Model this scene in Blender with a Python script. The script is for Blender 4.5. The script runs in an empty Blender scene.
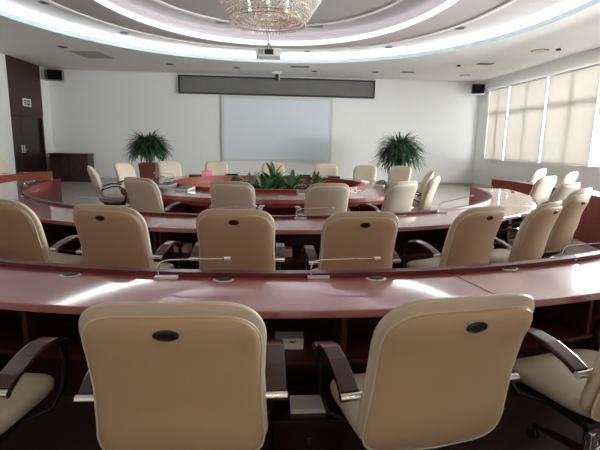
import bpy, bmesh, math, random
from mathutils import Vector, Matrix
random.seed(7)
R = math.radians
C = bpy.context.scene.collection
PI = math.pi

# ---------------------------------------------------------------- camera
CAMZ = 1.45
yaw, pit, rol, FPX = R(3.9), R(10.2), R(1.14), 445.0
fw = Vector((math.sin(yaw)*math.cos(pit), math.cos(yaw)*math.cos(pit), -math.sin(pit)))
rt0 = Vector((math.cos(yaw), -math.sin(yaw), 0)); up0 = rt0.cross(fw)
rt = rt0*math.cos(rol) + up0*math.sin(rol)
up = up0*math.cos(rol) - rt0*math.sin(rol)
cd = bpy.data.cameras.new('camera'); cam = bpy.data.objects.new('camera', cd); C.objects.link(cam)
M = Matrix((rt, up, -fw)).transposed().to_4x4(); M.translation = Vector((0, 0, CAMZ))
cam.matrix_world = M
cd.sensor_fit = 'HORIZONTAL'; cd.sensor_width = 36; cd.lens = 36*FPX/600; cd.clip_start = .02; cd.clip_end = 200
bpy.context.scene.camera = cam

# ---------------------------------------------------------------- world and light
w = bpy.data.worlds.new('world'); bpy.context.scene.world = w; w.use_nodes = True
bg = w.node_tree.nodes['Background']; bg.inputs[0].default_value = (.72, .84, 1, 1); bg.inputs[1].default_value = 1.0
def area(name, loc, rot, sx, sy, power, col):
    l = bpy.data.lights.new(name, 'AREA'); l.shape = 'RECTANGLE'; l.size = sx; l.size_y = sy; l.energy = power; l.color = col
    o = bpy.data.objects.new(name, l); C.objects.link(o); o.location = loc; o.rotation_euler = rot; return o
# daylight standing outside the window wall, shining in through the blinds
area('daylight', (9.6, 8.5, 2.6), (0, R(90), 0), 4.0, 17.0, 3600, (.93, .97, 1))
COVE_OUT, COVE_IN = 7.5, 2.2
FILL_POWER = 3.5  # power of the lamps added behind the camera
vs = bpy.context.scene.view_settings
vs.view_transform = 'Standard'; vs.look = 'None'; vs.gamma = 1; vs.use_curve_mapping = False; vs.exposure = 1.60

# ---------------------------------------------------------------- materials
def mat(name, col, rough=.5, metal=0, spec=.5, coat=0, emit=None, es=0, noise=None, bump=0, bscale=60, ior=None, trans=0):
    m = bpy.data.materials.new(name); m.use_nodes = True; nt = m.node_tree; b = nt.nodes['Principled BSDF']
    b.inputs['Base Color'].default_value = (*col, 1); b.inputs['Roughness'].default_value = rough
    b.inputs['Metallic'].default_value = metal; b.inputs['Specular IOR Level'].default_value = spec
    b.inputs['Coat Weight'].default_value = coat; b.inputs['Coat Roughness'].default_value = .06
    b.inputs['Transmission Weight'].default_value = trans
    if ior: b.inputs['IOR'].default_value = ior
    if emit: b.inputs['Emission Color'].default_value = (*emit, 1); b.inputs['Emission Strength'].default_value = es
    tc = nt.nodes.new('ShaderNodeTexCoord')
    if noise:
        col2, sc, stretch = noise
        mp = nt.nodes.new('ShaderNodeMapping'); mp.inputs['Scale'].default_value = stretch
        n = nt.nodes.new('ShaderNodeTexNoise'); n.inputs['Scale'].default_value = sc; n.inputs['Detail'].default_value = 5
        mx = nt.nodes.new('ShaderNodeMix'); mx.data_type = 'RGBA'
        mx.inputs[6].default_value = (*col, 1); mx.inputs[7].default_value = (*col2, 1)
        nt.links.new(tc.outputs['Object'], mp.inputs[0]); nt.links.new(mp.outputs[0], n.inputs['Vector'])
        nt.links.new(n.outputs[0], mx.inputs[0]); nt.links.new(mx.outputs[2], b.inputs['Base Color'])
    if bump:
        n2 = nt.nodes.new('ShaderNodeTexNoise'); n2.inputs['Scale'].default_value = bscale
        bp = nt.nodes.new('ShaderNodeBump'); bp.inputs['Strength'].default_value = bump; bp.inputs['Distance'].default_value = .01
        nt.links.new(tc.outputs['Object'], n2.inputs['Vector']); nt.links.new(n2.outputs[0], bp.inputs['Height'])
        nt.links.new(bp.outputs[0], b.inputs['Normal'])
    return m
m_wall = mat('white_paint', (.78, .775, .745), .7, bump=.05, bscale=90)
m_ceil = mat('ceiling_paint', (.70, .68, .63), .8)
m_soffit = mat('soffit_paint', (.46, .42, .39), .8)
m_lip = mat('frosted_cove_edge', (.55, .70, .74), .6, emit=(.72, .92, 1), es=.06)  # faint glow and blue tint put in for light from the coves
m_rail = mat('dark_cherry_rail', (.10, .016, .014), .45, coat=.1)
m_shelf = mat('dark_cherry_shelf', (.085, .016, .014), .4, noise=((.05, .01, .01), 6, (1, 1, 8)))  # cherry darkened to put the under-desk shade into the colour
m_wood = mat('cherry_veneer', (.33, .036, .024), .42, spec=.3, coat=.1, noise=((.12, .018, .014), 6, (1, 1, 8)), bump=.02)
m_top = mat('cherry_worktop', (.37, .042, .030), .36, spec=.8, coat=1, noise=((.29, .030, .022), 5, (1.2, 6, 1)), ior=2.0)
m_top.node_tree.nodes['Principled BSDF'].inputs['Coat IOR'].default_value = 1.95
m_orange = mat('orange_cherry_veneer', (.32, .055, .022), .45, spec=.3, coat=.05, noise=((.21, .04, .02), 6, (1, 1, 9)))
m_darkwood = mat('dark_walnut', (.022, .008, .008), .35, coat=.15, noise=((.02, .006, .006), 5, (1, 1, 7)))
m_doorpanel = mat('dark_cherry_door_panel', (.045, .012, .013), .45, noise=((.03, .008, .009), 5, (1, 1, 8)))
m_arm = mat('arm_dark_cherry', (.06, .012, .014), .22, coat=.8, noise=((.035, .007, .008), 12, (6, 1, 1)))
m_leather = mat('cream_leather', (.63, .55, .42), .42, spec=.4, bump=.12, bscale=240)
m_shell = mat('tan_cream_leather_shell', (.58, .41, .26), .45, spec=.4, bump=.1, bscale=240)
m_plain = mat('grey_cream_leather_shell', (.64, .57, .46), .45, spec=.4, bump=.1, bscale=240)
m_piping = mat('pale_leather_piping', (.74, .68, .55), .4)
m_chrome = mat('chrome', (.78, .77, .76), .16, metal=1)
m_silver = mat('silver_plastic', (.75, .76, .78), .3, metal=.3)
m_black = mat('black_plastic', (.012, .012, .014), .35)
m_grille = mat('matte_black_grille', (.006, .006, .007), .95, spec=.1)
m_steel = mat('black_steel', (.02, .02, .022), .3, metal=.6)
m_screen = mat('glossy_black_glass', (.01, .012, .018), .3)
m_red = mat('red_ring', (.6, .03, .03), .4)
m_grey = mat('grey_fabric_screen', (.17, .165, .15), .7, noise=((.14, .135, .125), 3, (1, 1, 1)))
m_board = mat('projection_screen_white', (.66, .72, .75), .55)
m_boardframe = mat('pale_aluminium_frame', (.6, .61, .6), .5)
m_white = mat('white_plastic', (.75, .75, .73), .4)
m_paper = mat('white_paper', (.8, .8, .76), .7)
m_pink = mat('pink_card', (.9, .16, .32), .6)
m_pinkpat = mat('pink_patterned_paper', (.75, .3, .32), .7, noise=((.8, .75, .7), 30, (1, 1, 1)))
m_leaf = mat('dark_green_leaf', (.02, .055, .018), .4, noise=((.035, .10, .03), 4, (1, 1, 1)))
m_leaf2 = mat('fresh_green_leaf', (.035, .13, .03), .4, noise=((.09, .22, .07), 9, (1, 1, 1)))
m_leaf3 = mat('silvery_green_leaf', (.3, .36, .3), .5, noise=((.06, .13, .05), 14, (1, 1, 1)))
m_soil = mat('potting_soil', (.03, .02, .015), .9)
m_pot = mat('red_brown_glazed_pot', (.18, .045, .03), .3)
m_brass = mat('brass', (.75, .55, .28), .22, metal=1)
m_crystal = mat('cut_crystal', (.82, .74, .68), .12, metal=.6, noise=((.95, .93, .92), 40, (1, 1, 1)))
m_led = mat('cool_led_cove', (.9, .95, 1), .6, emit=(.84, .92, 1), es=COVE_OUT)
m_led2 = mat('violet_white_led_cove', (.9, .93, 1), .6, emit=(.86, .88, 1), es=COVE_IN)
m_bulb = mat('warm_bulb', (1, .9, .7), .5, emit=(1, .86, .7), es=3)
m_exit = mat('exit_sign_green', (.01, .16, .06), .4)
m_vent = mat('vent_grey', (.22, .21, .19), .6)
m_pale = mat('pale_vent', (.36, .35, .31), .6)
m_ventdark = mat('vent_recess_dark', (.04, .04, .04), .8)
m_lampwarm = mat('yellowed_lamp_lens', (.62, .5, .28), .5)
m_glass = bpy.data.materials.new('window_glass'); m_glass.use_nodes = True
_n = m_glass.node_tree; _n.nodes.remove(_n.nodes['Principled BSDF']); _t = _n.nodes.new('ShaderNodeBsdfTransparent'); _g = _n.nodes.new('ShaderNodeBsdfGlossy')
_g.inputs['Roughness'].default_value = .02; _x = _n.nodes.new('ShaderNodeMixShader'); _x.inputs[0].default_value = .06
_n.links.new(_t.outputs[0], _x.inputs[1]); _n.links.new(_g.outputs[0], _x.inputs[2]); _n.links.new(_x.outputs[0], _n.nodes['Material Output'].inputs[0])
m_alu = mat('window_frame_white', (.6, .62, .64), .4)

def floor_mat():
    m = mat('polished_beige_tile', (.42, .39, .33), .18, spec=.6); nt = m.node_tree; b = nt.nodes['Principled BSDF']
    tc = nt.nodes.new('ShaderNodeTexCoord'); br = nt.nodes.new('ShaderNodeTexBrick')
    br.offset = 0; br.inputs['Scale'].default_value = 1; br.inputs['Brick Width'].default_value = .8; br.inputs['Row Height'].default_value = .8
    br.inputs['Mortar Size'].default_value = .004; br.inputs['Color1'].default_value = (.62, .585, .51, 1); br.inputs['Color2'].default_value = (.59, .555, .48, 1)
    br.inputs['Mortar'].default_value = (.2, .18, .15, 1)
    nt.links.new(tc.outputs['Object'], br.inputs[0]); nt.links.new(br.outputs[0], b.inputs['Base Color']); return m
m_floor = floor_mat()
def blind_mat():
    m = bpy.data.materials.new('cream_blind_fabric'); m.use_nodes = True; nt = m.node_tree
    for n in list(nt.nodes): nt.nodes.remove(n)
    o = nt.nodes.new('ShaderNodeOutputMaterial'); d = nt.nodes.new('ShaderNodeBsdfDiffuse'); t = nt.nodes.new('ShaderNodeBsdfTranslucent')
    a = nt.nodes.new('ShaderNodeMixShader'); a.inputs[0].default_value = .5
    d.inputs[0].default_value = (.80, .78, .70, 1); t.inputs[0].default_value = (.268, .256, .238, 1)
    nt.links.new(d.outputs[0], a.inputs[1]); nt.links.new(t.outputs[0], a.inputs[2]); nt.links.new(a.outputs[0], o.inputs[0]); return m
m_blind = blind_mat()

# ---------------------------------------------------------------- helpers
class MB:
    def __init__(s): s.v = []; s.f = []; s.sm = []
    def add(s, vs, fs, smooth=False, mat4=None):
        k = len(s.v); s.v += [tuple(mat4 @ Vector(p)) if mat4 else tuple(p) for p in vs]
        s.f += [tuple(i+k for i in f) for f in fs]; s.sm += [smooth]*len(fs); return s
    def box(s, x0, x1, y0, y1, z0, z1, mat4=None):
        vs = [(x, y, z) for z in (z0, z1) for y in (y0, y1) for x in (x0, x1)]
        return s.add(vs, [(0, 2, 3, 1), (4, 5, 7, 6), (0, 1, 5, 4), (2, 6, 7, 3), (0, 4, 6, 2), (1, 3, 7, 5)], False, mat4)
    def tube(s, pts, r, n=8, closed=False, flat=None):
        pts = [Vector(p) for p in pts]; N = len(pts); vs = []; fs = []
        rr = r if isinstance(r, (list, tuple)) else [r]*N
        prev = None
        for i, p in enumerate(pts):
            if closed: t = pts[(i+1) % N]-pts[i-1]
            else: t = pts[min(i+1, N-1)]-pts[max(i-1, 0)]
            t.normalize()
            if prev is None:
                a = Vector((0, 0, 1)) if abs(t.z) < .9 else Vector((1, 0, 0)); n1 = t.cross(a).normalized()
            else: n1 = (prev-t*prev.dot(t)).normalized()
            prev = n1; n2 = t.cross(n1)
            fx, fy = flat or (1, 1)
            for k in range(n):
                a = 2*PI*k/n; vs.append(p+n1*math.cos(a)*rr[i]*fx+n2*math.sin(a)*rr[i]*fy)
        for i in range(N if closed else N-1):
            j = (i+1) % N
            for k in range(n): fs.append((i*n+k, i*n+(k+1) % n, j*n+(k+1) % n, j*n+k))
        if not closed: fs += [tuple(range(n))[::-1], tuple((N-1)*n+k for k in range(n))]
        return s.add(vs, fs, True)
    def lathe(s, prof, n=20, c=(0, 0), sx=1, sy=1):
        vs = []; fs = []
        for (r, z) in prof:
            for k in range(n): a = 2*PI*k/n; vs.append((c[0]+r*sx*math.cos(a), c[1]+r*sy*math.sin(a), z))
        for i in range(len(prof)-1):
            for k in range(n): fs.append((i*n+k, i*n+(k+1) % n, (i+1)*n+(k+1) % n, (i+1)*n+k))
        fs.append(tuple(range(n))[::-1]); fs.append(tuple((len(prof)-1)*n+k for k in range(n)))
        return s.add(vs, fs, True)
    def prism(s, poly, axis, a, b):   # poly in the other two axes
        n = len(poly)
        def P(u, v, w): return {'x': (w, u, v), 'y': (u, w, v), 'z': (u, v, w)}[axis]
        vs = [P(u, v, a) for u, v in poly]+[P(u, v, b) for u, v in poly]
        fs = [tuple(range(n)), tuple(range(n, 2*n))[::-1]]+[(i, (i+1) % n, n+(i+1) % n, n+i) for i in range(n)]
        return s.add(vs, fs)
    def build(s, name, m, parent=None, bevel=0, loc=None, seg=2, auto=False):
        me = bpy.data.meshes.new(name); me.from_pydata(s.v, [], s.f); me.materials.append(m)
        bm = bmesh.new(); bm.from_mesh(me); bmesh.ops.recalc_face_normals(bm, faces=bm.faces)
        if bevel:
            es = [e for e in bm.edges if len(e.link_faces) == 2 and e.calc_face_angle(0) > .6]
            bmesh.ops.bevel(bm, geom=es, offset=bevel, segments=seg, affect='EDGES', clamp_overlap=True, profile=.6)
        bm.to_mesh(me); bm.free()
        if not bevel:
            if any(s.sm): me.polygons.foreach_set('use_smooth', s.sm[:len(me.polygons)])
        o = bpy.data.objects.new(name, me); C.objects.link(o)
        if any(s.sm) and not bevel:
            try:
                me.set_sharp_from_angle(angle=R(40))
            except Exception: pass
        if parent: o.parent = parent
        if loc: o.location = loc
        return o
def tag(o, label=None, cat=None, group=None, kind=None):
    if label: o['label'] = label
    if cat: o['category'] = cat
    if group: o['group'] = group
    if kind: o['kind'] = kind
    return o
def empty(name, loc=(0, 0, 0), rz=0):
    o = bpy.data.objects.new(name, None); o.empty_display_size = .1; C.objects.link(o); o.location = loc; o.rotation_euler = (0, 0, rz); return o
def kids(o): return [c for c in bpy.data.objects if c.parent == o]
def tree(o): return (o, [tree(c) for c in kids(o)])
def copy_tree(t, parent=None):
    c = t[0].copy(); C.objects.link(c)
    if parent: c.parent = parent
    for ch in t[1]: copy_tree(ch, c)
    return c
def struct(o, label=None): o['kind'] = 'structure'; return o

# ---------------------------------------------------------------- room shell
X0, X1, Y0, Y1, H = -7.9, 7.9, -3.0, 17.0, 3.92
struct(MB().box(X0-.2, X1+.2, Y0-.2, Y1+.2, -.15, 0).build('floor', m_floor))
m_floor_shade = mat('dark_maroon_carpet', (.07, .03, .03), .95, noise=((.04, .016, .017), 60, (1, 1, 1)), bump=.5, bscale=300)  # dark colour stands in for shade on the near floor
struct(MB().box(X0-.2, X1+.2, Y1, Y1+.2, 0, 4.9).build('wall_back', m_wall))
struct(MB().box(X0-.2, X1+.2, Y0-.2, Y0, 0, 4.9).build('wall_front', m_wall))
WY0, WY1, WZ0, WZ1 = .2, 16.2, 1.08, 3.52
mw = MB(); mw.box(X1, X1+.25, Y0, Y1, 0, WZ0); mw.box(X1, X1+.25, Y0, Y1, WZ1, 4.9); mw.box(X1, X1+.25, Y0, WY0, WZ0, WZ1); mw.box(X1, X1+.25, WY1, Y1, WZ0, WZ1)
struct(mw.build('wall_right', m_wall))
DY0, DY1, DZ = 14.45, 16.38, 2.26
ml = MB(); ml.box(X0-.2, X0, Y0, DY0, 0, 4.9); ml.box(X0-.2, X0, DY1, Y1, 0, 4.9); ml.box(X0-.2, X0, DY0, DY1, DZ, 4.9)
struct(ml.build('wall_left', m_wall))
m_base = mat('skirting_tile', (.5, .47, .42), .3)
struct(MB().box(X0, X1, Y1-.015, Y1, 0, .12).build('baseboard_back', m_base))
struct(MB().box(X1-.015, X1, Y0, Y1-.015, 0, .12).build('baseboard_right', m_base))
bl = MB(); bl.box(X0, X0+.015, Y0, DY0, 0, .12); bl.box(X0, X0+.015, DY1, Y1-.015, 0, .12)
struct(bl.build('baseboard_left', m_base))
struct(MB().box(X0, X0+.03, DY0, DY1, DZ, H).build('trim_1', m_doorpanel, bevel=.004))
dr = struct(MB().box(X0-.12, X0-.06, DY0+.06, DY1-.06, 0.0, DZ-.06).build('door_1', m_darkwood, bevel=.004))
fr = MB(); fr.box(X0-.2, X0+.02, DY0, DY0+.07, 0, DZ); fr.box(X0-.2, X0+.02, DY1-.07, DY1, 0, DZ); fr.box(X0-.2, X0+.02, DY0, DY1, DZ-.07, DZ)
fr.build('door_frame', m_darkwood, dr)
hp = MB(); hp.box(X0-.06, X0-.045, 15.0, 15.06, 1.02, 1.28); hp.box(X0-.06, X0-.045, 15.14, 15.2, 1.02, 1.28)
hp.tube([(X0-.02, 15.03, 1.12), (X0-.02, 14.93, 1.12)], .01); hp.tube([(X0-.05, 15.03, 1.12), (X0-.02, 15.03, 1.12)], .01)
hp.tube([(X0-.02, 15.17, 1.12), (X0-.02, 15.27, 1.12)], .01); hp.tube([(X0-.05, 15.17, 1.12), (X0-.02, 15.17, 1.12)], .01)
hp.build('door_handle', m_silver, dr)
MB().box(X0-.062, X0-.056, 15.095, 15.105, 0, DZ-.08).build('door_seam', m_black, dr)

# ceiling with two oval recesses
def oval(a, b, cx=-.05, cy=8.3, n=128, e=2.15):
    out = []
    for k in range(n):
        t = 2*PI*k/n; c, s_ = math.cos(t), math.sin(t)
        out.append((cx+a*math.copysign(abs(c)**(2/e), c), cy+b*math.copysign(abs(s_)**(2/e), s_)))
    return out
def ring_flat(mb, o1, o2, z):
    n = len(o1); mb.add([(x, y, z) for x, y in o1]+[(x, y, z) for x, y in o2], [(i, (i+1) % n, n+(i+1) % n, n+i) for i in range(n)])
def ring_wall(mb, o, z0, z1):
    n = len(o); mb.add([(x, y, z0) for x, y in o]+[(x, y, z1) for x, y in o], [(i, (i+1) % n, n+(i+1) % n, n+i) for i in range(n)], True)
def ring_solid(mb, o1, o2, z0, z1):
    ring_flat(mb, o1, o2, z0); ring_flat(mb, o1, o2, z1); ring_wall(mb, o1, z0, z1); ring_wall(mb, o2, z0, z1)
OA, OB = 5.62, 6.05
IA, IB = 3.55, 4.85
def rect_oval(n=128):
    out = []
    for (x, y) in oval(1, 1, 0, 0, n, 2):
        k = 1/max(abs(x), abs(y)); out.append(((X0+X1)/2+x*k*(X1-X0+.3)/2, (Y0+Y1)/2+y*k*(Y1-Y0+.3)/2))
    return out
o_out = oval(OA, OB)
mc = MB(); ring_solid(mc, rect_oval(), o_out, H, H+.06)
struct(mc.build('ceiling', m_ceil))
Z2 = 4.17
o_set = oval(OA+.32, OB+.32)
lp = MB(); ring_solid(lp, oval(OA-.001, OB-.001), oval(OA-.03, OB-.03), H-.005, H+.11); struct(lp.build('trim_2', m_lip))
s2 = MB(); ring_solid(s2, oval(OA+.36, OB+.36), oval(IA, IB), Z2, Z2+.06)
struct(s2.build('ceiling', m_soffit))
st = MB(); ring_solid(st, oval(4.55, 5.35), oval(4.45, 5.25), Z2-.035, Z2+.02); struct(st.build('trim_3', m_ceil))
m_lip2 = mat('lit_inner_cove_edge', (.75, .76, .8), .6, emit=(.86, .86, 1), es=.30)  # glow put into the lip to stand for cove light falling on it
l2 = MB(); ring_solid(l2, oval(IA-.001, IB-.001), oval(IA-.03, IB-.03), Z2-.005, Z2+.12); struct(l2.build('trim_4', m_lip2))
Z3 = 4.52
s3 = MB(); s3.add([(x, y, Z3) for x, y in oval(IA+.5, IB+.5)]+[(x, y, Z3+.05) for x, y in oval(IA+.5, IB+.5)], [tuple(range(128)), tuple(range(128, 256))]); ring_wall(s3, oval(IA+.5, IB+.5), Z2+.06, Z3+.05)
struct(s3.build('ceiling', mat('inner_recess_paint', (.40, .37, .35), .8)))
s4 = MB(); ring_solid(s4, oval(3.0, 4.1), oval(2.9, 4.0), Z3-.04, Z3+.01); struct(s4.build('trim_5', m_ceil))
# unseen warm lamps added behind the camera to light the chair backs
for k, lx in enumerate((-2.6, 0, 2.6)):
    lo = tag(empty('downlight', (lx, -1.6, H), 0), ['warm recessed downlight behind the camera on the left', 'warm recessed downlight straight behind the camera', 'warm recessed downlight behind the camera on the right'][k], 'lamp')
    MB().lathe([(.14, -.012), (.16, -.008), (.16, 0)], 24).build('rim', m_alu, lo)
    MB().lathe([(.13, -.014), (.135, -.012)], 24).build('lens', mat('warm_lens', (1, .8, .6), .5, emit=(1, .72, .46), es=2), lo)
    ld = bpy.data.lights.new('downlight_bulb', 'AREA'); ld.shape = 'DISK'; ld.size = .26; ld.energy = FILL_POWER; ld.color = (1, .66, .40)
    l_ = bpy.data.objects.new('downlight_bulb', ld); C.objects.link(l_); l_.parent = lo; l_.location = (0, 0, -.02)
# cove light strips (the light source of each recess)
def cove_light(name, a, b, z0, z1, m, label):
    mb = MB(); ring_solid(mb, oval(a+.03, b+.03), oval(a, b), z0, z1); return tag(mb.build(name, m), label, 'cove light')
cove_light('cove_light', OA+.27, OB+.27, H+.065, Z2-.01, m_led, 'long white light strip glowing around the outer oval ceiling recess')
cove_light('cove_light', IA+.3, IB+.3, Z2+.10, Z2+.19, m_led2, 'violet-white light strip glowing around the inner oval ceiling recess')

# ---------------------------------------------------------------- windows and blinds on the right
divs = [16.13, 14.75, 12.67, 10.57, 8.47, 6.37, 4.27, 2.17, .27]
for i in range(8):
    y1, y0 = divs[i], divs[i+1]
    wf = MB(); t = .05
    x = X1+.02
    wf.box(x, x+.06, y0, y0+t, WZ0, WZ1); wf.box(x, x+.06, y1-t, y1, WZ0, WZ1); wf.box(x, x+.06, y0+t, y1-t, WZ0, WZ0+t); wf.box(x, x+.06, y0+t, y1-t, WZ1-t, WZ1)
    wf.box(x, x+.06, y0+t, y1-t, 2.62, 2.70); ym = (y0+y1)/2; wf.box(x, x+.06, ym-.03, ym+.03, WZ0+t, WZ1-t)
    fo = struct(wf.build('window_%d' % (i+1), m_alu))
    MB().box(x+.025, x+.032, y0+t, y1-t, WZ0+t, WZ1-t).build('window_pane', m_glass, fo)
    where = ['narrow cream roller blind beside the white back wall corner', 'cream roller blind second from the back wall corner', 'cream roller blind third from the back wall corner, reaching the right edge of view'][i] if i < 3 else \
            ['cream roller blind fourth from the back wall corner', 'cream roller blind fifth from the back wall corner', 'cream roller blind sixth from the back wall corner', 'cream roller blind seventh from the back wall corner', 'cream roller blind nearest the wall behind the camera'][i-3]
    b0, b1 = y0+.045, y1-.045
    rb = tag(empty('roller_blind', (X1-.05, (b0+b1)/2, WZ1-.02)), where, 'blind', 'roller blinds along the window wall')
    hw = (b1-b0)/2
    dropz = (WZ1-.02-WZ0)*(1 if i not in (3, 4, 5) else .5)      # unseen blinds by the middle ring, drawn up to add daylight
    f = MB(); f.box(-.002, .002, -hw, hw, -dropz+.01, -.02); f.build('blind_fabric', m_blind, rb)
    MB().tube([(0, -hw-.02, 0), (0, hw+.02, 0)], .025).build('roller_tube', m_white, rb)
    MB().box(-.01, .01, -hw, hw, -dropz-.01, -dropz+.02).build('bottom_bar', m_white, rb)
struct(MB().box(X1-.06, X1+.12, WY0, WY1, WZ0-.04, WZ0-.012).build('trim_6', m_white))

# ---------------------------------------------------------------- curved desks
class Curve2:
    """inner curve of a ring of desks, parameter phi in degrees, 0 = nearest the camera, positive to the right"""
    def __init__(s, cx, cy, a, b, e): s.p = (cx, cy, a, b, e)
    def pt(s, phi):
        cx, cy, a, b, e = s.p; t = R(phi); c, q = math.sin(t), -math.cos(t)
        return Vector((cx+a*math.copysign(abs(c)**(2/e), c), cy+b*math.copysign(abs(q)**(2/e), q)))
    def nrm(s, phi):
        t = s.pt(phi+.5)-s.pt(phi-.5); t.normalize(); return Vector((t.y, -t.x))      # outward
    def off(s, phi, d): p = s.pt(phi)+s.nrm(phi)*d; return (p.x, p.y)
def arc_solid(mb, cv, p0, p1, d0, d1, z0, z1, step=2.0):
    n = max(2, int(abs(p1-p0)/step)); vs = []
    for k in range(n+1):
        ph = p0+(p1-p0)*k/n
        a = cv.off(ph, d0); b = cv.off(ph, d1)
        vs += [(*a, z0), (*b, z0), (*b, z1), (*a, z1)]
    fs = []
    for k in range(n):
        i = 4*k; j = i+4
        for q in range(4): fs.append((i+q, i+(q+1) % 4, j+(q+1) % 4, j+q))
    fs += [(0, 1, 2, 3), (4*n+3, 4*n+2, 4*n+1, 4*n)]
    return mb.add(vs, fs)
def desk(cv, p0, p1, W, label, group, divn, top_z=.75, lip=.762, panel_m=None, name='conference_desk', step=2.0):
    g = .12
    t = tag(empty(name, (*cv.off((p0+p1)/2, W/2), 0)), label, 'desk', group)
    L = t.location
    def B(mb, nm, m, parent=t, bevel=0):
        mb.v = [(x-L.x, y-L.y, z) for x, y, z in mb.v]; return mb.build(nm, m, parent, bevel=bevel)
    B(arc_solid(MB(), cv, p0+g/4, p1-g/4, .062, W, top_z-.038, top_z, step), 'worktop', m_top, bevel=.006)
    B(arc_solid(MB(), cv, p0+g/4, p1-g/4, 0.005, .055, 0.0, lip, step), 'front_panel', panel_m or m_wood)
    B(arc_solid(MB(), cv, p0+g/4, p1-g/4, 0.0, .060, lip+.001, lip+.012, step), 'top_rail', m_rail)
    B(arc_solid(MB(), cv, p0+g/4, p1-g/4, .056, .061, 0.0, .703, step), 'lining', m_darkwood)  # dark sheet added behind the panel for the under-desk shade
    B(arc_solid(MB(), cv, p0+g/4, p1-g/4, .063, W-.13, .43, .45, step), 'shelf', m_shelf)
    for k in range(divn+1):
        ph = p0+(p1-p0)*k/divn; d = R(1)
        ph = min(max(ph, p0+.3), p1-.3)
        n_ = cv.nrm(ph); tt = Vector((n_.y, -n_.x)); p = cv.pt(ph)
        ztop = .70; full = k in (0, divn) or k % 2 == 0
        q = MB(); a = p+n_*.064; b = p+n_*(W-(.1 if full else .14)); h = tt*.012
        if full:
            vs = [(v.x, v.y, z) for z in (.007, ztop) for v in (a-h, a+h, b+h, b-h)]
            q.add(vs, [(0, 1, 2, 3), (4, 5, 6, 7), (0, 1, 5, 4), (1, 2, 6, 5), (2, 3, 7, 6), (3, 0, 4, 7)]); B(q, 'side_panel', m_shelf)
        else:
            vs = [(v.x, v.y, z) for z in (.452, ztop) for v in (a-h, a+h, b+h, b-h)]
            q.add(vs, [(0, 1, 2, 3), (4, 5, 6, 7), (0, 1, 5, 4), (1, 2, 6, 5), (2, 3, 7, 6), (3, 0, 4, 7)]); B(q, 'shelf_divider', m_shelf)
    return t
cvC = Curve2(.05, 8.2, 5.12, 5.85, 2.1)
WC = .54
bC = [-109, -74, -46, -19, 10.0, 38, 66, 105]
labC = ['cherry desk at the far left, its orange front panel near the dark door',
        'cherry desk curving up the left side of the outer ring', 'cherry desk at the near left corner of the outer ring',
        'long red-brown desk across the foreground, behind the two near cream chair backs', 'red-brown desk at lower right, beyond the seam of the foreground desk',
        'cherry desk at the near right corner of the outer ring', 'tall cherry panelled desk on the right side, by the row of side chairs',]
tag(arc_solid(MB(), cvC, -112, 110, .07, 2.25, 0, .006).build('carpet', m_floor_shade), 'dark maroon carpet on the floor around the outer ring of desks', 'carpet')  # thin dark sheet added where the near floor lies in shade
for i in range(7):
    desk(cvC, bC[i], bC[i+1], WC, labC[i], 'outer ring of curved desks', 4, panel_m=m_orange if i == 0 else None)
cvB = Curve2(-.07, 8.2, 3.65, 3.92, 2.1)
WB = .64
bB = [-90, -50, -11.6, 40, 84]
labB = ['glossy cherry desk curving away at the left end of the middle ring', 'middle ring cherry desk behind the near left chairs', 'middle ring cherry desk in the centre, with a microphone between two chairs',
        'pale-reflecting cherry desk at the right end of the middle ring']
for i in range(4):
    desk(cvB, bB[i], bB[i+1], WB, labB[i], 'middle ring of curved desks', 4)
# inner oval table
cvA = Curve2(0.0, 8.0, 1.62, 1.42, 2.1)
WA = .88
tA = tag(empty('oval_conference_table', (0, 8.0, 0)), 'red cherry oval table in the middle with a hollow centre full of plants', 'table')
def BA(mb, nm, m): mb.v = [(x, y-8.0, z) for x, y, z in mb.v]; return mb.build(nm, m, tA)
BA(arc_solid(MB(), cvA, -180, 180, .06, WA, .70, .75, 4), 'worktop', m_top)
BA(arc_solid(MB(), cvA, -180, 180, WA-.03, WA+.003, .64, .698, 4), 'apron', m_wood)
BA(arc_solid(MB(), cvA, -180, 180, 0, .055, 0, .785, 4), 'inner_panel', m_orange)
BA(arc_solid(MB(), cvA, -180, 180, 0, .062, .786, .798, 4), 'top_rail', m_orange)
for k in range(12):
    ph = k*30+15; n_ = cvA.nrm(ph); tt = Vector((n_.y, -n_.x)); p = cvA.pt(ph); q = MB(); a = p+n_*.06; b = p+n_*(WA-.1); h = tt*.012
    vs_ = [(v.x, v.y, z) for z in (0, .698) for v in (a-h, a+h, b+h, b-h)]
    q.add(vs_, [(0, 1, 2, 3), (4, 5, 6, 7), (0, 1, 5, 4), (1, 2, 6, 5), (2, 3, 7, 6), (3, 0, 4, 7)]); BA(q, 'support_panel', m_wood)

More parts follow.
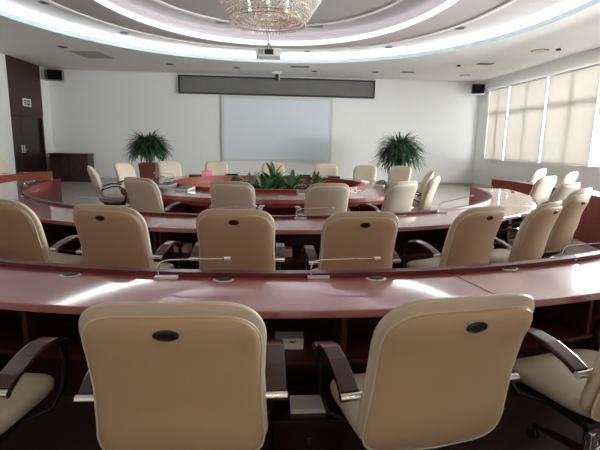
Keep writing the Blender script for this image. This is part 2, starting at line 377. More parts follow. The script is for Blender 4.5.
# ---------------------------------------------------------------- chairs
def lerp_tab(tab, z):
    if z <= tab[0][0]: return tab[0][1]
    for (a, va), (b, vb) in zip(tab, tab[1:]):
        if z <= b:
            t = (z-a)/(b-a); t = t*t*(3-2*t); return va+(vb-va)*t
    return tab[-1][1]
spine = [(.40, -.155), (.52, -.185), (.66, -.205), (.84, -.25), (1.03, -.335)]
bwid = [(.40, .288), (.50, .282), (.63, .266), (.78, .268), (.92, .277), (1.03, .272)]
def spn(z):
    for (a, va), (b, vb) in zip(spine, spine[1:]):
        if z <= b or b == spine[-1][0]: return va+(vb-va)*(z-a)/(b-a)
def pad(z0, z1, sc, Tf, Tb, base, n=56, rings=9, e=4.6):
    zc, hh = (z0+z1)/2, (z1-z0)/2; vs = []; fs = []
    def layer(T, sign):
        L = []
        for i in range(rings+1):
            k = math.sin(i/rings*PI/2) if i else 0
            d = T*(1-k**3.2)**(1/2.2) if k < 1 else 0
            row = []
            for j in range(n if i else 1):
                t = 2*PI*j/n; c, s_ = math.cos(t), math.sin(t)
                ee = e if s_ > 0 else e+3.5
                u = k*math.copysign(abs(c)**(2/ee), c); v = k*math.copysign(abs(s_)**(2/ee), s_)
                z = zc+v*hh; x = u*lerp_tab(bwid, z)*sc
                row.append(len(vs)); vs.append((x, spn(z)+.5*x*x+base+sign*d-(0.012*v if v > 0 else 0), z))
            L.append(row)
        return L
    for T, sg in ((Tf, 1), (Tb, -1)):
        L = layer(T, sg)
        for j in range(n): fs.append((L[0][0], L[1][j], L[1][(j+1) % n]))
        for i in range(1, rings):
            for j in range(n): fs.append((L[i][j], L[i+1][j], L[i+1][(j+1) % n], L[i][(j+1) % n]))
    mb = MB(); mb.add(vs, fs, True); return mb
def weld(o):
    bm = bmesh.new(); bm.from_mesh(o.data); bmesh.ops.remove_doubles(bm, verts=bm.verts, dist=.0002); bmesh.ops.recalc_face_normals(bm, faces=bm.faces)
    for f in bm.faces: f.smooth = True
    bm.to_mesh(o.data); bm.free(); return o
G1, G2, G3 = 'chairs around the outer ring', 'chairs around the middle ring', 'chairs around the inner oval table'
def make_chair(plain=False):
    t = empty('conference_chair')
    b = weld(pad(.435, 1.025, 1.0, .075, .034, 0).build('backrest', m_leather, t))
    sh = weld(pad(.425, .985, .955, .01, .038, -.022).build('back_shell', m_plain if plain else m_shell, b))
    n = 72; e = 4.6; pts = []
    for j in range(n):
        tt = 2*PI*j/n; c, s_ = math.cos(tt), math.sin(tt); e = 4.6 if s_ > 0 else 8.1; u = math.copysign(abs(c)**(2/e), c); v = math.copysign(abs(s_)**(2/e), s_)
        z = .705+v*.28; x = u*lerp_tab(bwid, z)*.955; pts.append((x, spn(z)+.5*x*x-.030, z))
    MB().tube(pts, .0035, 6, closed=True).build('piping', m_piping, b)
    bd = MB()
    if not plain: bd.lathe([(.001, 0), (.034, .002), (.036, .006), (.030, .010), (.026, .007), (.001, .007)], 28, sx=1, sy=.55)
    if not plain: bo = bd.build('handle_badge', m_black, b); bo['label'] = 'black oval badge'
    if not plain: bo.location = (0, spn(.94)-.052, .935); bo.rotation_euler = (R(106), 0, 0)
    # seat cushion
    vs = []; fs = []; N = 44; rings = 8
    for T, sg in ((.048, 1), (.085, -1)):
        base = len(vs); idx = []
        for i in range(rings+1):
            k = math.sin(i/rings*PI/2) if i else 0; d = T*(1-k**4)**(1/2.4) if k < 1 else 0; row = []
            for j in range(N if i else 1):
                tt = 2*PI*j/N; c, s_ = math.cos(tt), math.sin(tt); u = k*math.copysign(abs(c)**(.42), c); v = k*math.copysign(abs(s_)**(.42), s_)
                x = u*.262; y = .05+v*.26; z = .455-.035*max(0, v)**2+.012*u*u+.025*max(0, -v)**2
                groove = .006*math.exp(-((math.hypot(x, y+.19)-.20)/.008)**2)+.006*math.exp(-((math.hypot(x, y+.19)-.25)/.008)**2) if sg > 0 else 0
                row.append(len(vs)); vs.append((x, y, z+sg*d-groove))
            idx.append(row)
        for j in range(N): fs.append((idx[0][0], idx[1][j], idx[1][(j+1) % N]))
        for i in range(1, rings):
            for j in range(N): fs.append((idx[i][j], idx[i+1][j], idx[i+1][(j+1) % N], idx[i][(j+1) % N]))
    sm = MB(); sm.add(vs, fs, True); weld(sm.build('seat', m_leather, t))
    MB().box(-.2, .2, -.12, .24, .345, .375).build('seat_pan', m_black, t, bevel=.01)
    for s in (-1, 1):
        prof = [(-.135, .632), (-.09, .655), (0, .682), (.08, .690), (.15, .678), (.205, .655), (.245, .625)]
        am = MB(); vs = []; fs = []
        for i, (y, z) in enumerate(prof):
            a = prof[max(i-1, 0)]; c = prof[min(i+1, len(prof)-1)]; ty, tz = c[0]-a[0], c[1]-a[1]; L = math.hypot(ty, tz); ny, nz = -tz/L, ty/L
            hw = .034 if i < 5 else .030; th = .012; xx = s*(.306-.006*i/6)
            vs += [(xx-hw, y-ny*th, z-nz*th), (xx+hw, y-ny*th, z-nz*th), (xx+hw, y+ny*th, z+nz*th), (xx-hw, y+ny*th, z+nz*th)]
        for i in range(len(prof)-1):
            for q in range(4): fs.append((4*i+q, 4*i+(q+1) % 4, 4*i+4+(q+1) % 4, 4*i+4+q))
        fs += [(0, 1, 2, 3), (27, 26, 25, 24)]; am.add(vs, fs)
        arm = am.build('armrest', m_arm, t, bevel=.006)
        cp = MB(); cp.tube([(s*.262, -.148, .628), (s*.342, -.148, .628)], .0145, 12); cp.build('arm_cap', m_chrome, arm)['label'] = 'chrome arm end bar'
        br = MB(); br.tube([(s*.30, .238, .622), (s*.30, .25, .55), (s*.295, .225, .44), (s*.28, .16, .375), (s*.2, .10, .355), (s*.1, .05, .352)], [.020, .018, .018, .016, .014, .012], 8, flat=(1, .6))
        br.build('arm_bracket', m_steel, arm)
    MB().lathe([(.03, .10), (.03, .22), (.02, .221), (.02, .33), (.06, .338), (.06, .346)], 14).build('gas_column', m_chrome, t)
    for k in range(5):
        a = 2*PI*k/5+PI/2; c, s_ = math.cos(a), math.sin(a)
        lg = MB(); lg.tube([(c*.02, s_*.02, .115), (c*.12, s_*.12, .10), (c*.22, s_*.22, .082), (c*.285, s_*.285, .07)], [.026, .022, .018, .014], 8, flat=(1.2, .8))
        lo = lg.build('leg', m_arm, t)
        cs = MB(); px, py = c*.28, s_*.28; nx, ny = -s_, c
        cs.tube([(px-nx*.022, py-ny*.022, .027), (px-nx*.006, py-ny*.006, .027)], .027, 12); cs.tube([(px+nx*.006, py+ny*.006, .027), (px+nx*.022, py+ny*.022, .027)], .027, 12)
        cs.tube([(px, py, .027), (px, py, .062)], .008, 8); cs.build('caster', m_black, lo)
    return t
ptree = tree(make_chair()); ptree2 = tree(make_chair(True)); used = []
TOPY = .335
def chair(tx, ty, ang, label, group):
    """(tx, ty): middle of the top edge of the back; ang: turn in degrees, 0 faces the far wall, positive turns left"""
    pt = ptree2 if group == G3 or tx > 3.9 else ptree
    if pt in used: o = copy_tree(pt)
    else: o = pt[0]; used.append(pt)
    a = R(ang); o.location = (tx-math.sin(a)*TOPY, ty+math.cos(a)*TOPY, 0); o.rotation_euler = (0, 0, a)
    tag(o, label, 'chair', group); return o
chair(-1.21, 1.245, -6, 'cream armchair cut by the left edge in the foreground, only seat and arm showing', G1)
chair(-.28, 1.17, 0, 'big cream leather chair back in the left foreground with a black oval badge', G1)
chair(.605, 1.21, 10, 'big cream leather chair back in the right foreground, over the desk seam', G1)
chair(1.52, 1.37, 16, 'cream leather armchair cut by the right edge in the foreground, seat and arm showing', G1)
chair(6.2, 9.81, 36, 'cream chair behind the right side panel, farthest along the windows', G1)
chair(6.14, 8.66, 36, 'cream chair behind the right side panel, middle one under the windows', G1)
chair(6.12, 7.55, 40, 'cream chair at the right edge under the windows, above the tall red panel', G1)
chair(-6.32, 10.78, -92, 'cream chair at the left edge behind the orange panel, beside the dark door', G1)
chair(-2.0, 3.36, -24, 'cream chair cut by the left edge in the second row, its arm beside it', G2)
chair(-1.15, 3.08, -13, 'second row cream chair just left of centre-left, second from the left edge', G2)
chair(-.24, 2.95, -2, 'second row cream chair directly beyond the left foreground chair', G2)
chair(.63, 2.89, 5, 'second row cream chair right of centre with its badge and left arm showing', G2)
chair(1.655, 3.24, 26, 'second row cream chair turned left, over the right foreground chair', G2)
chair(2.38, 3.56, 36, 'cream chair on the right turned side on, badge at its top right corner', G2)
chair(3.10, 4.22, 33, 'cream chair on the right, tall and side on, before the tall red panel', G2)
chair(3.68, 4.95, 34, 'cream chair on the right mostly hidden behind another side-on chair', G2)
chair(4.10, 5.78, 28, 'cream chair on the right, just beyond the hidden one by the red panel', G2)
chair(4.66, 7.15, 28, 'cream chair at the round end of the right middle desk', G2)
chair(-1.64, 5.55, -30, 'third row cream chair turned right, left of centre by the oval table', G3)
chair(-.46, 5.17, -8, 'cream chair backing onto the near side of the oval table, left of its plants', G3)
chair(.69, 5.12, 8, 'cream chair backing onto the near side of the oval table, right of its plants', G3)
chair(1.76, 5.62, 32, 'third row cream chair turned left, right of centre by the oval table', G3)
chair(-3.14, 7.95, -70, 'cream chair in profile at the left end of the oval table, the nearer one', G3)
chair(-3.1, 9.5, -112, 'farther cream chair in profile at the left end of the oval table, near the plant', G3)
chair(2.95, 7.98, 76, 'farther of the two cream chairs in profile at the right end of the oval table', G3)
chair(2.58, 6.72, 60, 'nearer of the two cream chairs in profile at the right end of the oval table', G3)
chair(-2.39, 10.67, 214, 'cream chair facing the camera beside the left potted plant', G3)
chair(-1.3, 10.86, 192, 'cream chair facing the camera behind the pink name card', G3)
chair(.06, 10.7, 180, 'cream chair facing the camera behind the middle plants, under the whiteboard', G3)
chair(1.33, 10.6, 172, 'cream chair facing the camera under the right end of the whiteboard', G3)
chair(2.18, 10.15, 158, 'cream chair facing the camera right of the whiteboard, left of the right plant', G3)
chair(3.01, 10.11, 140, 'cream chair facing the camera under the right potted plant', G3)

# ---------------------------------------------------------------- microphones, sockets
def make_mic(raised=False):
    t = empty('gooseneck_microphone')
    MB().box(-.018, .10, -.022, .022, 0, .013).build('base', m_silver, t, bevel=.003)
    pts = [(0, 0, .01), (0.0, 0, .05), (.006, 0, .075), (.022, 0, .09), (.05, 0, .098), (.12, 0, .102), (.34, 0, .107)]
    if raised: pts = [(0, 0, .01), (0, 0, .07), (.012, 0, .095), (.04, 0, .113), (.14, 0, .145), (.32, 0, .20)]
    MB().tube(pts, .0042, 8).build('gooseneck', m_chrome, t)
    h = MB().tube([(.335, 0, .107), (.342, 0, .107), (.368, 0, .108), (.374, 0, .108)], [.006, .0095, .0095, .006], 10).build('microphone_head', m_silver, t)
    if raised: h.location = (-.02, 0, .094); h.rotation_euler = (0, -R(0), 0)
    MB().tube([(.334, 0, .107), (.340, 0, .107)], .0088, 10).build('light_ring', m_red, h)
    return t
def mic_place(tr, x, y, ang, label, first, group):
    o = tr[0] if first else copy_tree(tr)
    o.location = (x, y, .75); o.rotation_euler = (0, 0, R(ang)); tag(o, label, 'microphone', group); return o
mt = tree(make_mic())
GM = 'gooseneck microphones on the desks'
mic_place(mt, -.58, 2.28, 0, 'silver gooseneck microphone on the foreground desk, left of centre', True, GM)
mics = [(.22, 2.29, 0, 'silver gooseneck microphone on the foreground desk between the two chairs'),
        (1.87, 2.66, 10, 'silver gooseneck microphone on the foreground desk at the right edge'),
        (-2.07, 4.84, 8, 'gooseneck microphone on the middle ring, behind the second chair from the left'),
        (-.50, 4.29, 0, 'gooseneck microphone mostly hidden by the second row chair left of centre'),
        (.25, 4.22, 0, 'gooseneck microphone on the middle ring between two chairs, at centre'),
        (-3.1, 5.75, 60, 'small gooseneck microphone on the left end of the middle ring, nearer one'),
        (-3.72, 7.0, 80, 'small gooseneck microphone on the left end of the middle ring, farther one'),
        (3.85, 7.5, 110, 'small gooseneck microphone on the right end of the middle ring, farther one'),
        (3.55, 6.45, 110, 'small gooseneck microphone on the right end of the middle ring, nearer one'),
        (-5.2, 8.8, 85, 'small gooseneck microphone on the far left desk before the orange panel'),
        (.36, 6.72, 5, 'gooseneck microphone on the oval table right of its plants'),
        (-1.14, 6.95, 0, 'gooseneck microphone on the left part of the oval table'),
        (1.35, 6.95, 30, 'gooseneck microphone on the oval table at its near right'),
        (.45, 9.75, 180, 'gooseneck microphone on the far side of the oval table, between two far chairs'),
        (-.25, 9.75, 180, 'gooseneck microphone on the far side of the oval table, before the centre far chair'),
        (-1.9, 8.9, 190, 'gooseneck microphone on the far left side of the oval table')]
mt2 = tree(make_mic(True))
mic_place(mt2, 1.83, 4.70, -18, 'gooseneck microphone on the middle ring right of centre, its neck slanting up', True, GM)
for x, y, a, l in mics: (lambda o: setattr(o, 'scale', (.62, .62, .62)) if 'small' in o['label'] else None)(mic_place(mt, x, y, a, l, False, GM))
def make_socket():
    t = empty('desk_socket')
    MB().lathe([(.054, 0), (.056, .002), (.050, .005), (.001, .005)], 26, sx=1, sy=.75).build('rim', m_silver, t)
    MB().lathe([(.042, .004), (.043, .008), (.03, .011), (.001, .011)], 24, sx=1, sy=.72).build('flap', m_black, t)
    return t
stt = tree(make_socket()); sf = True
for x, y, a, l in [(-1.05, 2.34, -13, 'black oval cable socket at the left of the foreground desk'), (-.24, 2.25, -2, 'black oval cable socket on the foreground desk between microphone and left chair'),
                (.57, 2.27, 5, 'black oval cable socket on the foreground desk behind the right chair'), (1.42, 2.47, 14, 'black oval cable socket on the right desk beyond the seam'),
                (-1.0, 4.44, -14, 'oval cable socket on the middle ring behind the left chairs'), (1.36, 4.5, 16, 'oval cable socket on the middle ring right of centre'),
                (-3.25, 6.35, -50, 'oval cable socket on the left end of the middle ring'), (4.0, 7.1, 80, 'oval cable socket on the right end of the middle ring')]:
    o = stt[0] if sf else copy_tree(stt); sf = False
    o.location = (x, y, .75); o.rotation_euler = (0, 0, R(a)); tag(o, l, 'socket', 'cable sockets in the desks')

# table electronics
def make_unit():
    t = empty('conference_unit')
    MB().prism([(-.07, 0), (.07, 0), (.07, .018), (-.07, .045)], 'x', -.10, .10).build('casing', m_silver, t, bevel=.004)
    b = MB().prism([(-.064, .0465), (.064, .0225), (.064, .0195), (-.064, .0435)], 'x', -.09, .09).build('screen', m_screen, t); b['label'] = 'glossy black screen'
    return t
ut = tree(make_unit()); sf = True
for x, y, a, l in [(-1.66, 7.3, 140, 'black and silver tablet unit at the left end of the oval table'), (-1.28, 6.75, 150, 'black and silver tablet unit on the near left of the oval table'),
                   (.52, 6.42, 185, 'black and silver tablet unit on the oval table right of the plants'), (1.95, 7.9, 250, 'black tablet unit at the right end of the oval table'),
                   (1.8, 8.7, 290, 'black tablet unit at the far right of the oval table'), (-1.85, 8.3, 100, 'black tablet unit at the far left end of the oval table')]:
    o = ut[0] if sf else copy_tree(ut); sf = False
    o.scale = (1.3, 1.3, 1.3); o.location = (x, y, .75); o.rotation_euler = (0, 0, R(a)); tag(o, l, 'tablet', 'table units on the oval table')
def make_plate():
    t = empty('name_plate')
    MB().prism([(-.03, 0), (.03, 0), (.004, .06), (-.004, .06)], 'x', -.13, .13).build('stand', m_black, t)
    return t
nt_ = tree(make_plate()); sf = True
for x, y, a, l in [(-1.55, 9.35, 25, 'dark name plate on the far left of the oval table'), (-.85, 9.75, 8, 'dark name plate on the far side of the oval table, left of centre'),
                   (.75, 9.78, -8, 'dark name plate on the far side of the oval table, right of centre'), (1.35, 9.45, -20, 'dark name plate on the far right of the oval table')]:
    o = nt_[0] if sf else copy_tree(nt_); sf = False
    o.location = (x, y, .75); o.rotation_euler = (0, 0, R(a)); tag(o, l, 'name plate', 'dark name plates on the oval table')
pk = tag(empty('name_card', (-1.36, 9.68, .75), R(12)), 'pink folded name card standing on the far left of the oval table', 'name card'); pk.scale = (.8, .8, .8)
MB().prism([(-.04, 0), (.04, 0), (.002, .15), (-.002, .15)], 'x', -.13, .13).build('card', m_pink, pk)
gl = MB()      # the few large white characters, as strokes
for cx in (-.075, 0, .075):
    for k, (a, b, c, d) in enumerate([(-.025, .025, .10, .106), (-.025, .025, .075, .081), (-.004, .004, .05, .115), (-.028, .028, .05, .056)]):
        for z0, z1 in ((c, d),):
            y = lambda z: -.04+.0385*z/.15-.001
            gl.add([(cx+a, y(z0)-.001, z0), (cx+b, y(z0)-.001, z0), (cx+b, y(z1)-.001, z1), (cx+a, y(z1)-.001, z1)], [(0, 1, 2, 3)])
gl.build('lettering', m_paper, pk)

# ---------------------------------------------------------------- things under the desks
tb = tag(empty('paper_box', (.10, 2.10, .452), R(-2)), 'white paper box with a black bird mark on the shelf under the foreground desk', 'box'); tb.scale = (.82, .82, .62)
MB().box(-.085, .085, -.05, .05, 0, .048).build('box_base', m_paper, tb, bevel=.003)
MB().box(-.087, .087, -.052, .052, .052, .092).build('box_lid', m_paper, tb, bevel=.003)
bird = MB(); bird.prism([(.0, .058), (.012, .066), (.03, .069), (.046, .078), (.036, .066), (.026, .058), (.03, .053), (.018, .055), (.012, .058)], 'y', -.0535, -.0525); bird.prism([(-.002, .066), (.012, .062), (.016, .078)], 'y', -.0535, -.0525)
bird.build('bird_mark', m_black, tb)
bb = tag(empty('tissue_box', (.13, 4.32-.3, .522), 0), 'pink patterned box on the shelf under the middle ring desk', 'box')
bb.location = (.10, 3.95, .452)
MB().box(-.1, .1, -.055, .055, 0, .075).build('carton', m_pinkpat, bb, bevel=.004)
sl = MB(); sl.lathe([(.03, .075), (.032, .077), (.001, .077)], 16, sx=1.6, sy=.6); sl.build('tissue_opening', m_paper, bb)
bc2 = copy_tree(tree(bb)); bc2.location = (-.84, 4.12, .452); bc2.rotation_euler = (0, 0, R(-12)); bc2['label'] = 'pink patterned box under the middle ring desk, left of the second row centre chair'
bb['label'] = 'pink patterned box under the middle ring desk, between the two central second row chairs'
for q_ in (bb, bc2): q_['group'] = 'pink boxes on the desk shelf'
fb = tag(empty('floor_cabinet', (.19, 2.03, 0)), 'low dark wooden box on the floor between the two foreground chairs', 'box')
MB().box(-.17, .17, -.15, .15, 0, .165).build('body', m_darkwood, fb, bevel=.005)
MB().box(-.178, .178, -.158, .158, .165, .185).build('lid', m_darkwood, fb, bevel=.003)
MB().box(-.01, .01, -.165, -.151, .06, .10).build('latch', m_brass, fb, bevel=.002)
pd = tag(empty('paper_stack', (.19, 1.99, .185), 0), 'white stack of paper lying on the low dark box under the desk', 'paper')
for k in range(3): MB().box(-.085, .085, -.06, .06, k*.008, k*.008+.0075).build('sheaf', m_paper, pd)

# ---------------------------------------------------------------- back wall: grey banner screen, whiteboard
bs = tag(empty('banner_display', (.25, 16.99, 3.52)), 'long grey display strip with a black frame high on the back wall', 'display')
x0, x1 = -3.58, 3.58; z0, z1 = -.32, .32
MB().box(x0+.05, x1-.05, -.09, -.005, z0+.05, z1-.05).build('panel', m_grey, bs)
fm = MB(); fm.box(x0, x1, -.12, 0, z1-.055, z1); fm.box(x0, x1, -.12, 0, z0, z0+.055); fm.box(x0, x0+.06, -.12, 0, z0+.055, z1-.055); fm.box(x1-.06, x1, -.12, 0, z0+.055, z1-.055)
fm.build('frame', m_black, bs)
wb = tag(empty('projection_board', (.24, 16.99, 1.98)), 'large pale whiteboard with a grey frame in the middle of the back wall', 'board')
x0, x1 = -2.05, 2.05; z0, z1 = -1.17, 1.19
MB().box(x0+.1, x1-.1, -.05, -.005, z0+.1, z1-.1).build('surface', m_board, wb)
fm = MB(); fm.box(x0, x1, -.07, 0, z1-.1, z1); fm.box(x0, x1, -.07, 0, z0, z0+.1); fm.box(x0, x0+.1, -.07, 0, z0+.1, z1-.1); fm.box(x1-.1, x1, -.07, 0, z0+.1, z1-.1)
fm.build('frame', m_boardframe, wb)

# speakers
def speaker(loc, rz, label, side):
    t = tag(empty('wall_speaker', loc, rz), label, 'speaker', 'wall speakers by the ceiling')
    MB().box(-.24, .24, -.13, .13, -.18, .18).build('cabinet', m_alu if side else m_vent, t, bevel=.01)
    g = MB().box(-.225, .225, -.145, -.131, -.165, .165).build('grille', m_grille, t, bevel=.004); g['label'] = 'black grille'
    MB().tube([(0, .12, 0), (0, .3, .02)], .02).build('bracket', m_steel, t)
    return t
speaker((-7.46, 16.62, 3.66), R(12), 'black fronted speaker hanging beside the dark door panel at upper left', 0)
speaker((7.55, 16.5, 3.58), R(-12), 'black fronted white speaker in the corner beside the window blinds', 1)
cbx = tag(empty('junction_box', (-7.885, 16.65, 3.68)), 'beige box on the wall between the door panel and the speaker', 'box')
MB().box(-.01, .1, -.18, .15, -.18, .18).build('housing', mat('beige_metal', (.36, .3, .25), .5), cbx, bevel=.006)
MB().box(.1, .105, -.14, .11, -.14, .14).build('cover', mat('beige_cover', (.3, .24, .2), .5), cbx)

# exit sign
ex = tag(empty('exit_sign', (-7.865, 15.35, 2.62)), 'small green and white exit sign above the dark door', 'sign')
MB().box(0, .025, -.24, .24, -.12, .12).build('housing', m_paper, ex, bevel=.004)
gp = MB(); gp.box(.0255, .027, -.19, .19, -.085, .085).build('panel', m_exit, ex)
pc = MB()
def strip(pts, wdt):
    for (ya, za), (yb, zb) in zip(pts, pts[1:]):
        d = Vector((yb-ya, zb-za)); d.normalize(); n = Vector((-d.y, d.x))*wdt/2
        pc.add([(.0285, ya+n.x, za+n.y), (.0285, ya-n.x, za-n.y), (.0285, yb-n.x, zb-n.y), (.0285, yb+n.x, zb+n.y)], [(0, 1, 2, 3)])
strip([(-.06, .03), (-.08, -.02), (-.05, -.06)], .02); strip([(-.08, -.02), (-.12, -.05)], .02); strip([(-.02, .02), (-.06, .03), (-.11, .01)], .014); strip([(-.055, .045), (-.055, .065)], .02)
strip([(.03, 0), (.14, 0)], .018); strip([(.10, .035), (.14, 0), (.10, -.035)], .018); strip([(-.15, -.07), (-.15, .07), (-.01, .07), (-.01, -.07)], .008)
pc.build('pictogram', m_paper, ex)

# sideboard
sb = tag(empty('sideboard', (-7.10, 16.6, 0)), 'dark wooden sideboard against the back wall beside the door', 'sideboard')
MB().prism([(-.70, .08), (.70, .08), (.70, .98), (-.70, .98)], 'y', -.25, .28).build('body', m_darkwood, sb, bevel=.008)
MB().prism([(-.75, .981), (.75, .981), (.75, 1.0), (.72, 1.03), (-.68, 1.03), (-.75, .995)], 'y', -.28, .28).build('top', m_darkwood, sb, bevel=.004)
MB().box(-.72, .72, -.24, .27, 0, .08).build('plinth', m_darkwood, sb)
for i, x in enumerate((-.69, -.34, .01, .36)):
    d = MB().box(x+.005, x+.33, -.272, -.251, .12, .94).build('door', m_darkwood, sb, bevel=.005)
    MB().box(x+.06, x+.275, -.279, -.2725, .2, .86).build('door_panel', m_doorpanel, d, bevel=.004)
    hx = x+(.295 if i % 2 == 0 else .04); MB().tube([(hx, -.29, .48), (hx, -.29, .60)], .007).build('handle', m_brass, d)

sb.scale = (.93, 1, .97)
# ---------------------------------------------------------------- plants
def leaf(mb, base, az, el, L, W, droop, segs=7, fold=.25):
    pts = []; p = Vector(base); a = el
    d_ = Vector((math.cos(az), math.sin(az), 0)); s_ = Vector((-math.sin(az), math.cos(az), 0)); vs = []; fs = []
    for i in range(segs+1):
        t = i/segs; wd = W*math.sin(PI*min(1, .12+.88*t))**.7*.5 if t < 1 else .001
        n_ = Vector((0, 0, 1))*math.cos(a)-d_*math.sin(a)
        vs += [p-s_*wd+n_*wd*fold, p, p+s_*wd+n_*wd*fold]
        p = p+(d_*math.cos(a)+Vector((0, 0, 1))*math.sin(a))*L/segs; a -= droop/segs
    for i in range(segs):
        k = 3*i; fs += [(k, k+1, k+4, k+3), (k+1, k+2, k+5, k+4)]
    mb.add(vs, fs, True)
def tall_plant(loc, h, rad, pot_h, label, seed):
    random.seed(seed); t = tag(empty('potted_palm', loc), label, 'potted plant', 'tall potted plants at the back')
    q = MB(); a, b = .18, .25
    q.add([(-a, -a, 0), (a, -a, 0), (a, a, 0), (-a, a, 0), (-b, -b, pot_h), (b, -b, pot_h), (b, b, pot_h), (-b, b, pot_h)], [(0, 1, 2, 3), (4, 5, 6, 7), (0, 1, 5, 4), (1, 2, 6, 5), (2, 3, 7, 6), (3, 0, 4, 7)])
    q.build('pot', m_pot, t, bevel=.012)
    MB().box(-.19, .19, -.19, .19, pot_h, pot_h+.012).build('soil', m_soil, t)
    stem = MB()
    for k in range(5):
        an = k*1.26; stem.tube([(.06*math.cos(an), .06*math.sin(an), pot_h), (.12*math.cos(an), .12*math.sin(an), pot_h+(h-pot_h)*.5)], .018, 6)
    stem.build('stem', m_pot, t)
    f = MB()
    for k in range(760):
        az = random.uniform(0, 2*PI); zb = pot_h+.12+(h-pot_h)*random.uniform(.12, .58); el = R(random.uniform(15, 85))
        r0 = .1; L = rad*random.uniform(.85, 1.35)*(1.0 if zb < pot_h+(h-pot_h)*.45 else .85)
        leaf(f, (r0*math.cos(az), r0*math.sin(az), zb), az+random.uniform(-.4, .4), el, L, .046, R(random.uniform(60, 150)))
    f.build('foliage', m_leaf, t); return t
tall_plant((-3.55, 13.4, 0), 1.60, .60, .84, 'tall bushy plant in a red-brown pot left of the whiteboard', 3)
tall_plant((3.95, 13.6, 0), 1.86, .74, .60, 'tall bushy plant right of the whiteboard, its pot hidden behind chairs', 5)
def low_plant(x, y, h, n, m, label, seed, el0=50, wd=.08):
    random.seed(seed); t = tag(empty('leafy_plant', (x, y, 0)), label, 'plant', 'plants in the middle of the oval table')
    MB().lathe([(.10, 0), (.14, .30), (.15, .31), (.13, .31), (.125, .28), (.001, .28)], 18).build('pot', m_pot, t)
    MB().tube([(0, 0, .28), (0, 0, h*.62)], .02, 6).build('stem', m_leaf, t)
    f = MB()
    for k in range(n):
        az = random.uniform(0, 2*PI); leaf(f, (.03*math.cos(az), .03*math.sin(az), .28+(h-.28)*random.uniform(.15, .62)), az, R(random.uniform(el0-15, 85)), random.uniform(.26, .42), wd, R(random.uniform(20, 90)))
    f.build('foliage', m, t)
low_plant(.05, 7.7, 1.2, 60, m_leaf2, 'tallest broad-leaved green plant in the middle of the oval table', 11)
low_plant(-.35, 7.5, 1.04, 60, m_leaf3, 'grey-green variegated plant at the left of the oval table plants', 12)
low_plant(-.10, 7.1, .98, 54, m_leaf2, 'low green plant just before the tallest oval table plant', 13, 45)
low_plant(.36, 7.45, 1.06, 60, m_leaf2, 'green plant right of the tallest oval table plant', 14)
low_plant(.74, 7.6, 1.0, 54, m_leaf, 'dark green plant at the right end of the oval table plants', 15, 35)
low_plant(-.68, 7.7, .98, 50, m_leaf, 'dark green plant at the left end of the oval table plants', 16, 30)

# ---------------------------------------------------------------- chandelier
ch = tag(empty('chandelier', (-.06, 8.0, Z3)), 'round crystal chandelier with beaded rings hanging in the ceiling recess', 'chandelier')
MB().lathe([(.5, -.06), (.55, -.05), (.55, -.001)], 40).build('ceiling_plate', m_brass, ch)
MB().tube([(0, 0, -.06), (0, 0, -.75)], .02, 10).build('rod', m_chrome, ch)
tiers = [(.62, -1.05), (.64, -1.0), (.74, -.86), (.84, -.72), (.94, -.56), (1.0, -.38), (1.02, -.2)]
for r, z in tiers:
    MB().tube([(r*math.cos(2*PI*k/48), r*math.sin(2*PI*k/48), z) for k in range(48)], .007, 6, closed=True).build('ring_frame', m_brass, ch)
for r, z in ((.47, -1.0), (.32, -.96)):
    MB().tube([(r*math.cos(2*PI*k/40), r*math.sin(2*PI*k/40), z) for k in range(40)], .007, 6, closed=True).build('ring_frame', m_brass, ch)
bd = MB()
def bead(x, y, z, r, h):
    n = 5; vs = [(x, y, z+h)]+[(x+r*math.cos(2*PI*k/n), y+r*math.sin(2*PI*k/n), z) for k in range(n)]+[(x, y, z-h)]
    bd.add(vs, [(0, 1+k, 1+(k+1) % n) for k in range(n)]+[(6, 1+(k+1) % n, 1+k) for k in range(n)])
for (ra, za), (rb_, zb) in zip(tiers[1:], tiers[2:]):
    n = 64; rows = 4
    for j in range(rows):
        t = (j+.5)/rows; r = ra+(rb_-ra)*t+.012*math.sin(PI*t); z = za+(zb-za)*t
        for k in range(n):
            a = 2*PI*(k+.5*(j % 2))/n; bead(r*math.cos(a), r*math.sin(a), z, .024, .030)
for (r, z, n) in ((.62, -1.08, 66), (.57, -1.03, 60), (.50, -1.02, 50), (.45, -1.045, 48), (.40, -.99, 54), (.32, -.98, 44), (.24, -.96, 30), (.14, -.94, 18)):
    for k in range(n): a = 2*PI*k/n; bead(r*math.cos(a), r*math.sin(a), z, .024, .030)
bd.build('crystal_beads', m_crystal, ch)['kind'] = 'stuff'
for k in range(12):
    a = 2*PI*k/12; r = .36 if k % 2 else .7
    b = MB().lathe([(.001, -.03), (.016, -.02), (.02, 0), (.012, .02), (.008, .04)], 8).build('bulb', m_bulb, ch); b.location = (r*math.cos(a), r*math.sin(a), -.82 if k % 2 else -.55)
    MB().tube([(0, 0, -.7), (r*.5*math.cos(a), r*.5*math.sin(a), -.74), (r*math.cos(a), r*math.sin(a), (-.82 if k % 2 else -.55)+.04)], .007, 6).build('arm', m_brass, ch)

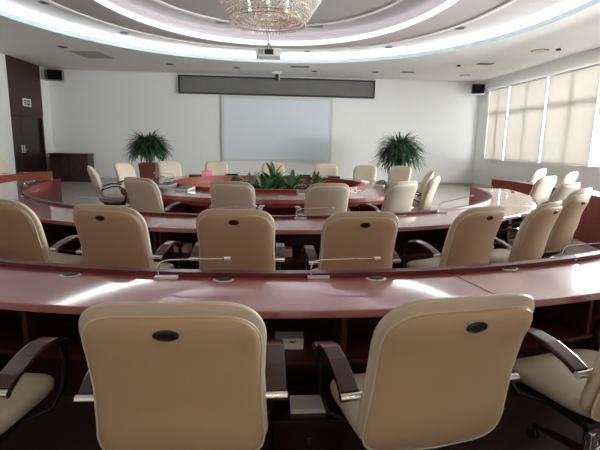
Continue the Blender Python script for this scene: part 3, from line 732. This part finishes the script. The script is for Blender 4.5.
# ---------------------------------------------------------------- projector and camera on the ceiling
pr = tag(empty('projector', (-.06, 9.6, 3.27)), 'white projector hanging on a pole beyond the chandelier', 'projector')
MB().box(-.26, .26, -.2, .2, -.08, .08).build('body', m_white, pr, bevel=.015)
MB().tube([(0, 0, .08), (0, 0, Z3-3.27-.001)], .026, 10).build('pole', m_white, pr)
MB().tube([(0, 0, Z3-3.27-.03), (0, 0, Z3-3.27-.001)], .08, 14).build('mount_plate', m_white, pr)
MB().tube([(.13, .2, 0), (.13, .24, 0)], .05, 14).build('lens', m_black, pr)
gv = MB()
for k in range(5): gv.box(-.21, -.1, -.2025, -.2, -.05+k*.022, -.04+k*.022)
gv.build('vent_slots', m_ventdark, pr); MB().box(-.08, .1, -.203, -.2, -.05, .05).build('socket_panel', m_ventdark, pr)
for x in (-.03, .02, .07):
    MB().tube([(x, -.2, 0), (x, -.25, .02), (x*.6, -.2, .12), (0, -.02, .2)], .008, 6).build('cable', m_steel, pr)
cc = tag(empty('ceiling_camera', (.2, 16.0, H)), 'small white camera hanging from the ceiling before the grey display strip', 'camera')
MB().box(-.16, .16, -.06, .06, -.09, -.001).build('mount', m_white, cc, bevel=.01)
MB().lathe([(.05, -.3), (.07, -.28), (.07, -.13), (.05, -.091)], 16).build('body', m_black, cc)
MB().box(.06, .1, -.05, .05, -.28, -.091).build('side_bracket', m_white, cc)

# ceiling fittings
def fitting(kind, x, y, z, sx, sy, rz, label, group):
    if kind == 'vent':
        t = tag(empty('ceiling_vent', (x, y, z), R(rz)), label, 'vent', group)
        f = MB(); f.box(-sx, sx, -sy, -sy+.02, -.015, 0); f.box(-sx, sx, sy-.02, sy, -.015, 0); f.box(-sx, -sx+.02, -sy+.02, sy-.02, -.015, 0); f.box(sx-.02, sx, -sy+.02, sy-.02, -.015, 0)
        vm = m_pale if 'square' in label else m_vent; f.build('frame', vm, t); MB().box(-sx+.02, sx-.02, -sy+.02, sy-.02, -.004, 0).build('backing', m_ventdark, t)
        n = max(3, int(sy*2/.05)); s = MB()
        for k in range(n):
            yy = -sy+.02+(k+.5)*(2*sy-.04)/n; s.box(-sx+.02, sx-.02, yy-.008, yy+.008, -.012, -.006)
        s.build('slats', vm, t)
    elif kind == 'lamp':
        t = tag(empty('ceiling_lamp', (x, y, z), R(rz)), label, 'lamp', group)
        MB().lathe([(sx, -.012), (sx+.015, -.008), (sx+.015, 0)], 20).build('rim', m_vent, t)
        MB().lathe([(sx*.85, -.016), (sx*.86, -.013)], 20).build('lens', m_lampwarm if sy else m_ventdark, t)
    else:
        t = tag(empty('smoke_detector', (x, y, z)), label, 'detector', group)
        MB().lathe([(.045, -.05), (.06, -.03), (.06, 0)], 16).build('body', m_black if kind == 'dark' else m_white, t)
V, LG = 'air vents in the ceiling', 'recessed lamps in the ceiling'
fitting('vent', -1.12, 12.2, Z3, .33, .2, 0, 'dark rectangular vent in the inner ceiling left of the chandelier', V)
fitting('vent', 1.02, 12.25, Z3, .33, .2, 0, 'dark rectangular vent in the inner ceiling right of the chandelier', V)
fitting('vent', .91, 14.9, H, .3, .12, 0, 'narrow vent in the ceiling above the grey display strip', V)
fitting('vent', -5.2, 14.0, H, .42, .5, -6, 'large square air diffuser in the left part of the ceiling', V)
fitting('vent', 4.55, 15.3, H, .22, .1, 0, 'small vent in the ceiling right of the display strip', V)
fitting('vent', 6.3, 13.4, H, .22, .14, 0, 'dark vent in the ceiling above the right speaker', V)
fitting('lamp', 6.78, 11.45, H, .2, 1, 0, 'larger yellowish recessed lamp in the ceiling above the blinds', LG)
fitting('lamp', 6.65, 15.6, H, .16, 1, 0, 'small yellowish recessed lamp in the ceiling by the right speaker', LG)
fitting('lamp', -5.6, 13.0, H, .12, 0, 0, 'dark recessed lamp in the ceiling left of the square diffuser', LG)
fitting('lamp', -3.25, 15.2, H, .12, 0, 0, 'dark recessed lamp in the ceiling above the left end of the display strip', LG)
fitting('lamp', -1.14, 15.5, H, .1, 0, 0, 'dark recessed lamp in the ceiling above the middle of the display strip', LG)
fitting('lamp', 1.45, 15.7, H, .1, 0, 0, 'dark recessed lamp in the ceiling above the right half of the display strip', LG)
fitting('lamp', 3.5, 15.5, H, .11, 0, 0, 'dark recessed lamp in the ceiling above the right end of the display strip', LG)
fitting('lamp', -3.75, 12.3, Z2, .12, 0, 0, 'dark recessed lamp between the two light coves on the left', LG)
fitting('lamp', -4.55, 9.9, Z2, .12, 0, 0, 'dark recessed lamp between the two light coves at the upper left corner', LG)
fitting('lamp', 1.05, 13.75, Z2, .09, 0, 0, 'dark recessed lamp between the two light coves beyond the chandelier', LG)
fitting('lamp', 3.25, 12.85, Z2, .11, 0, 0, 'dark recessed lamp between the two light coves right of the chandelier', LG)
fitting('lamp', 4.3, 10.6, Z2, .14, 0, 0, 'dark recessed lamp between the two light coves on the right', LG)
fitting('dark', 5.65, 13.75, H, 0, 0, 0, 'small black detector on the ceiling left of the right speaker', 'detectors on the ceiling')
fitting('dark', 7.1, 11.2, H, 0, 0, 0, 'small black detector on the ceiling beside the larger yellowish lamp', 'detectors on the ceiling')
fitting('white', .35, 11.0, Z3, 0, 0, 0, 'small white detector beyond the chandelier', 'detectors on the ceiling')
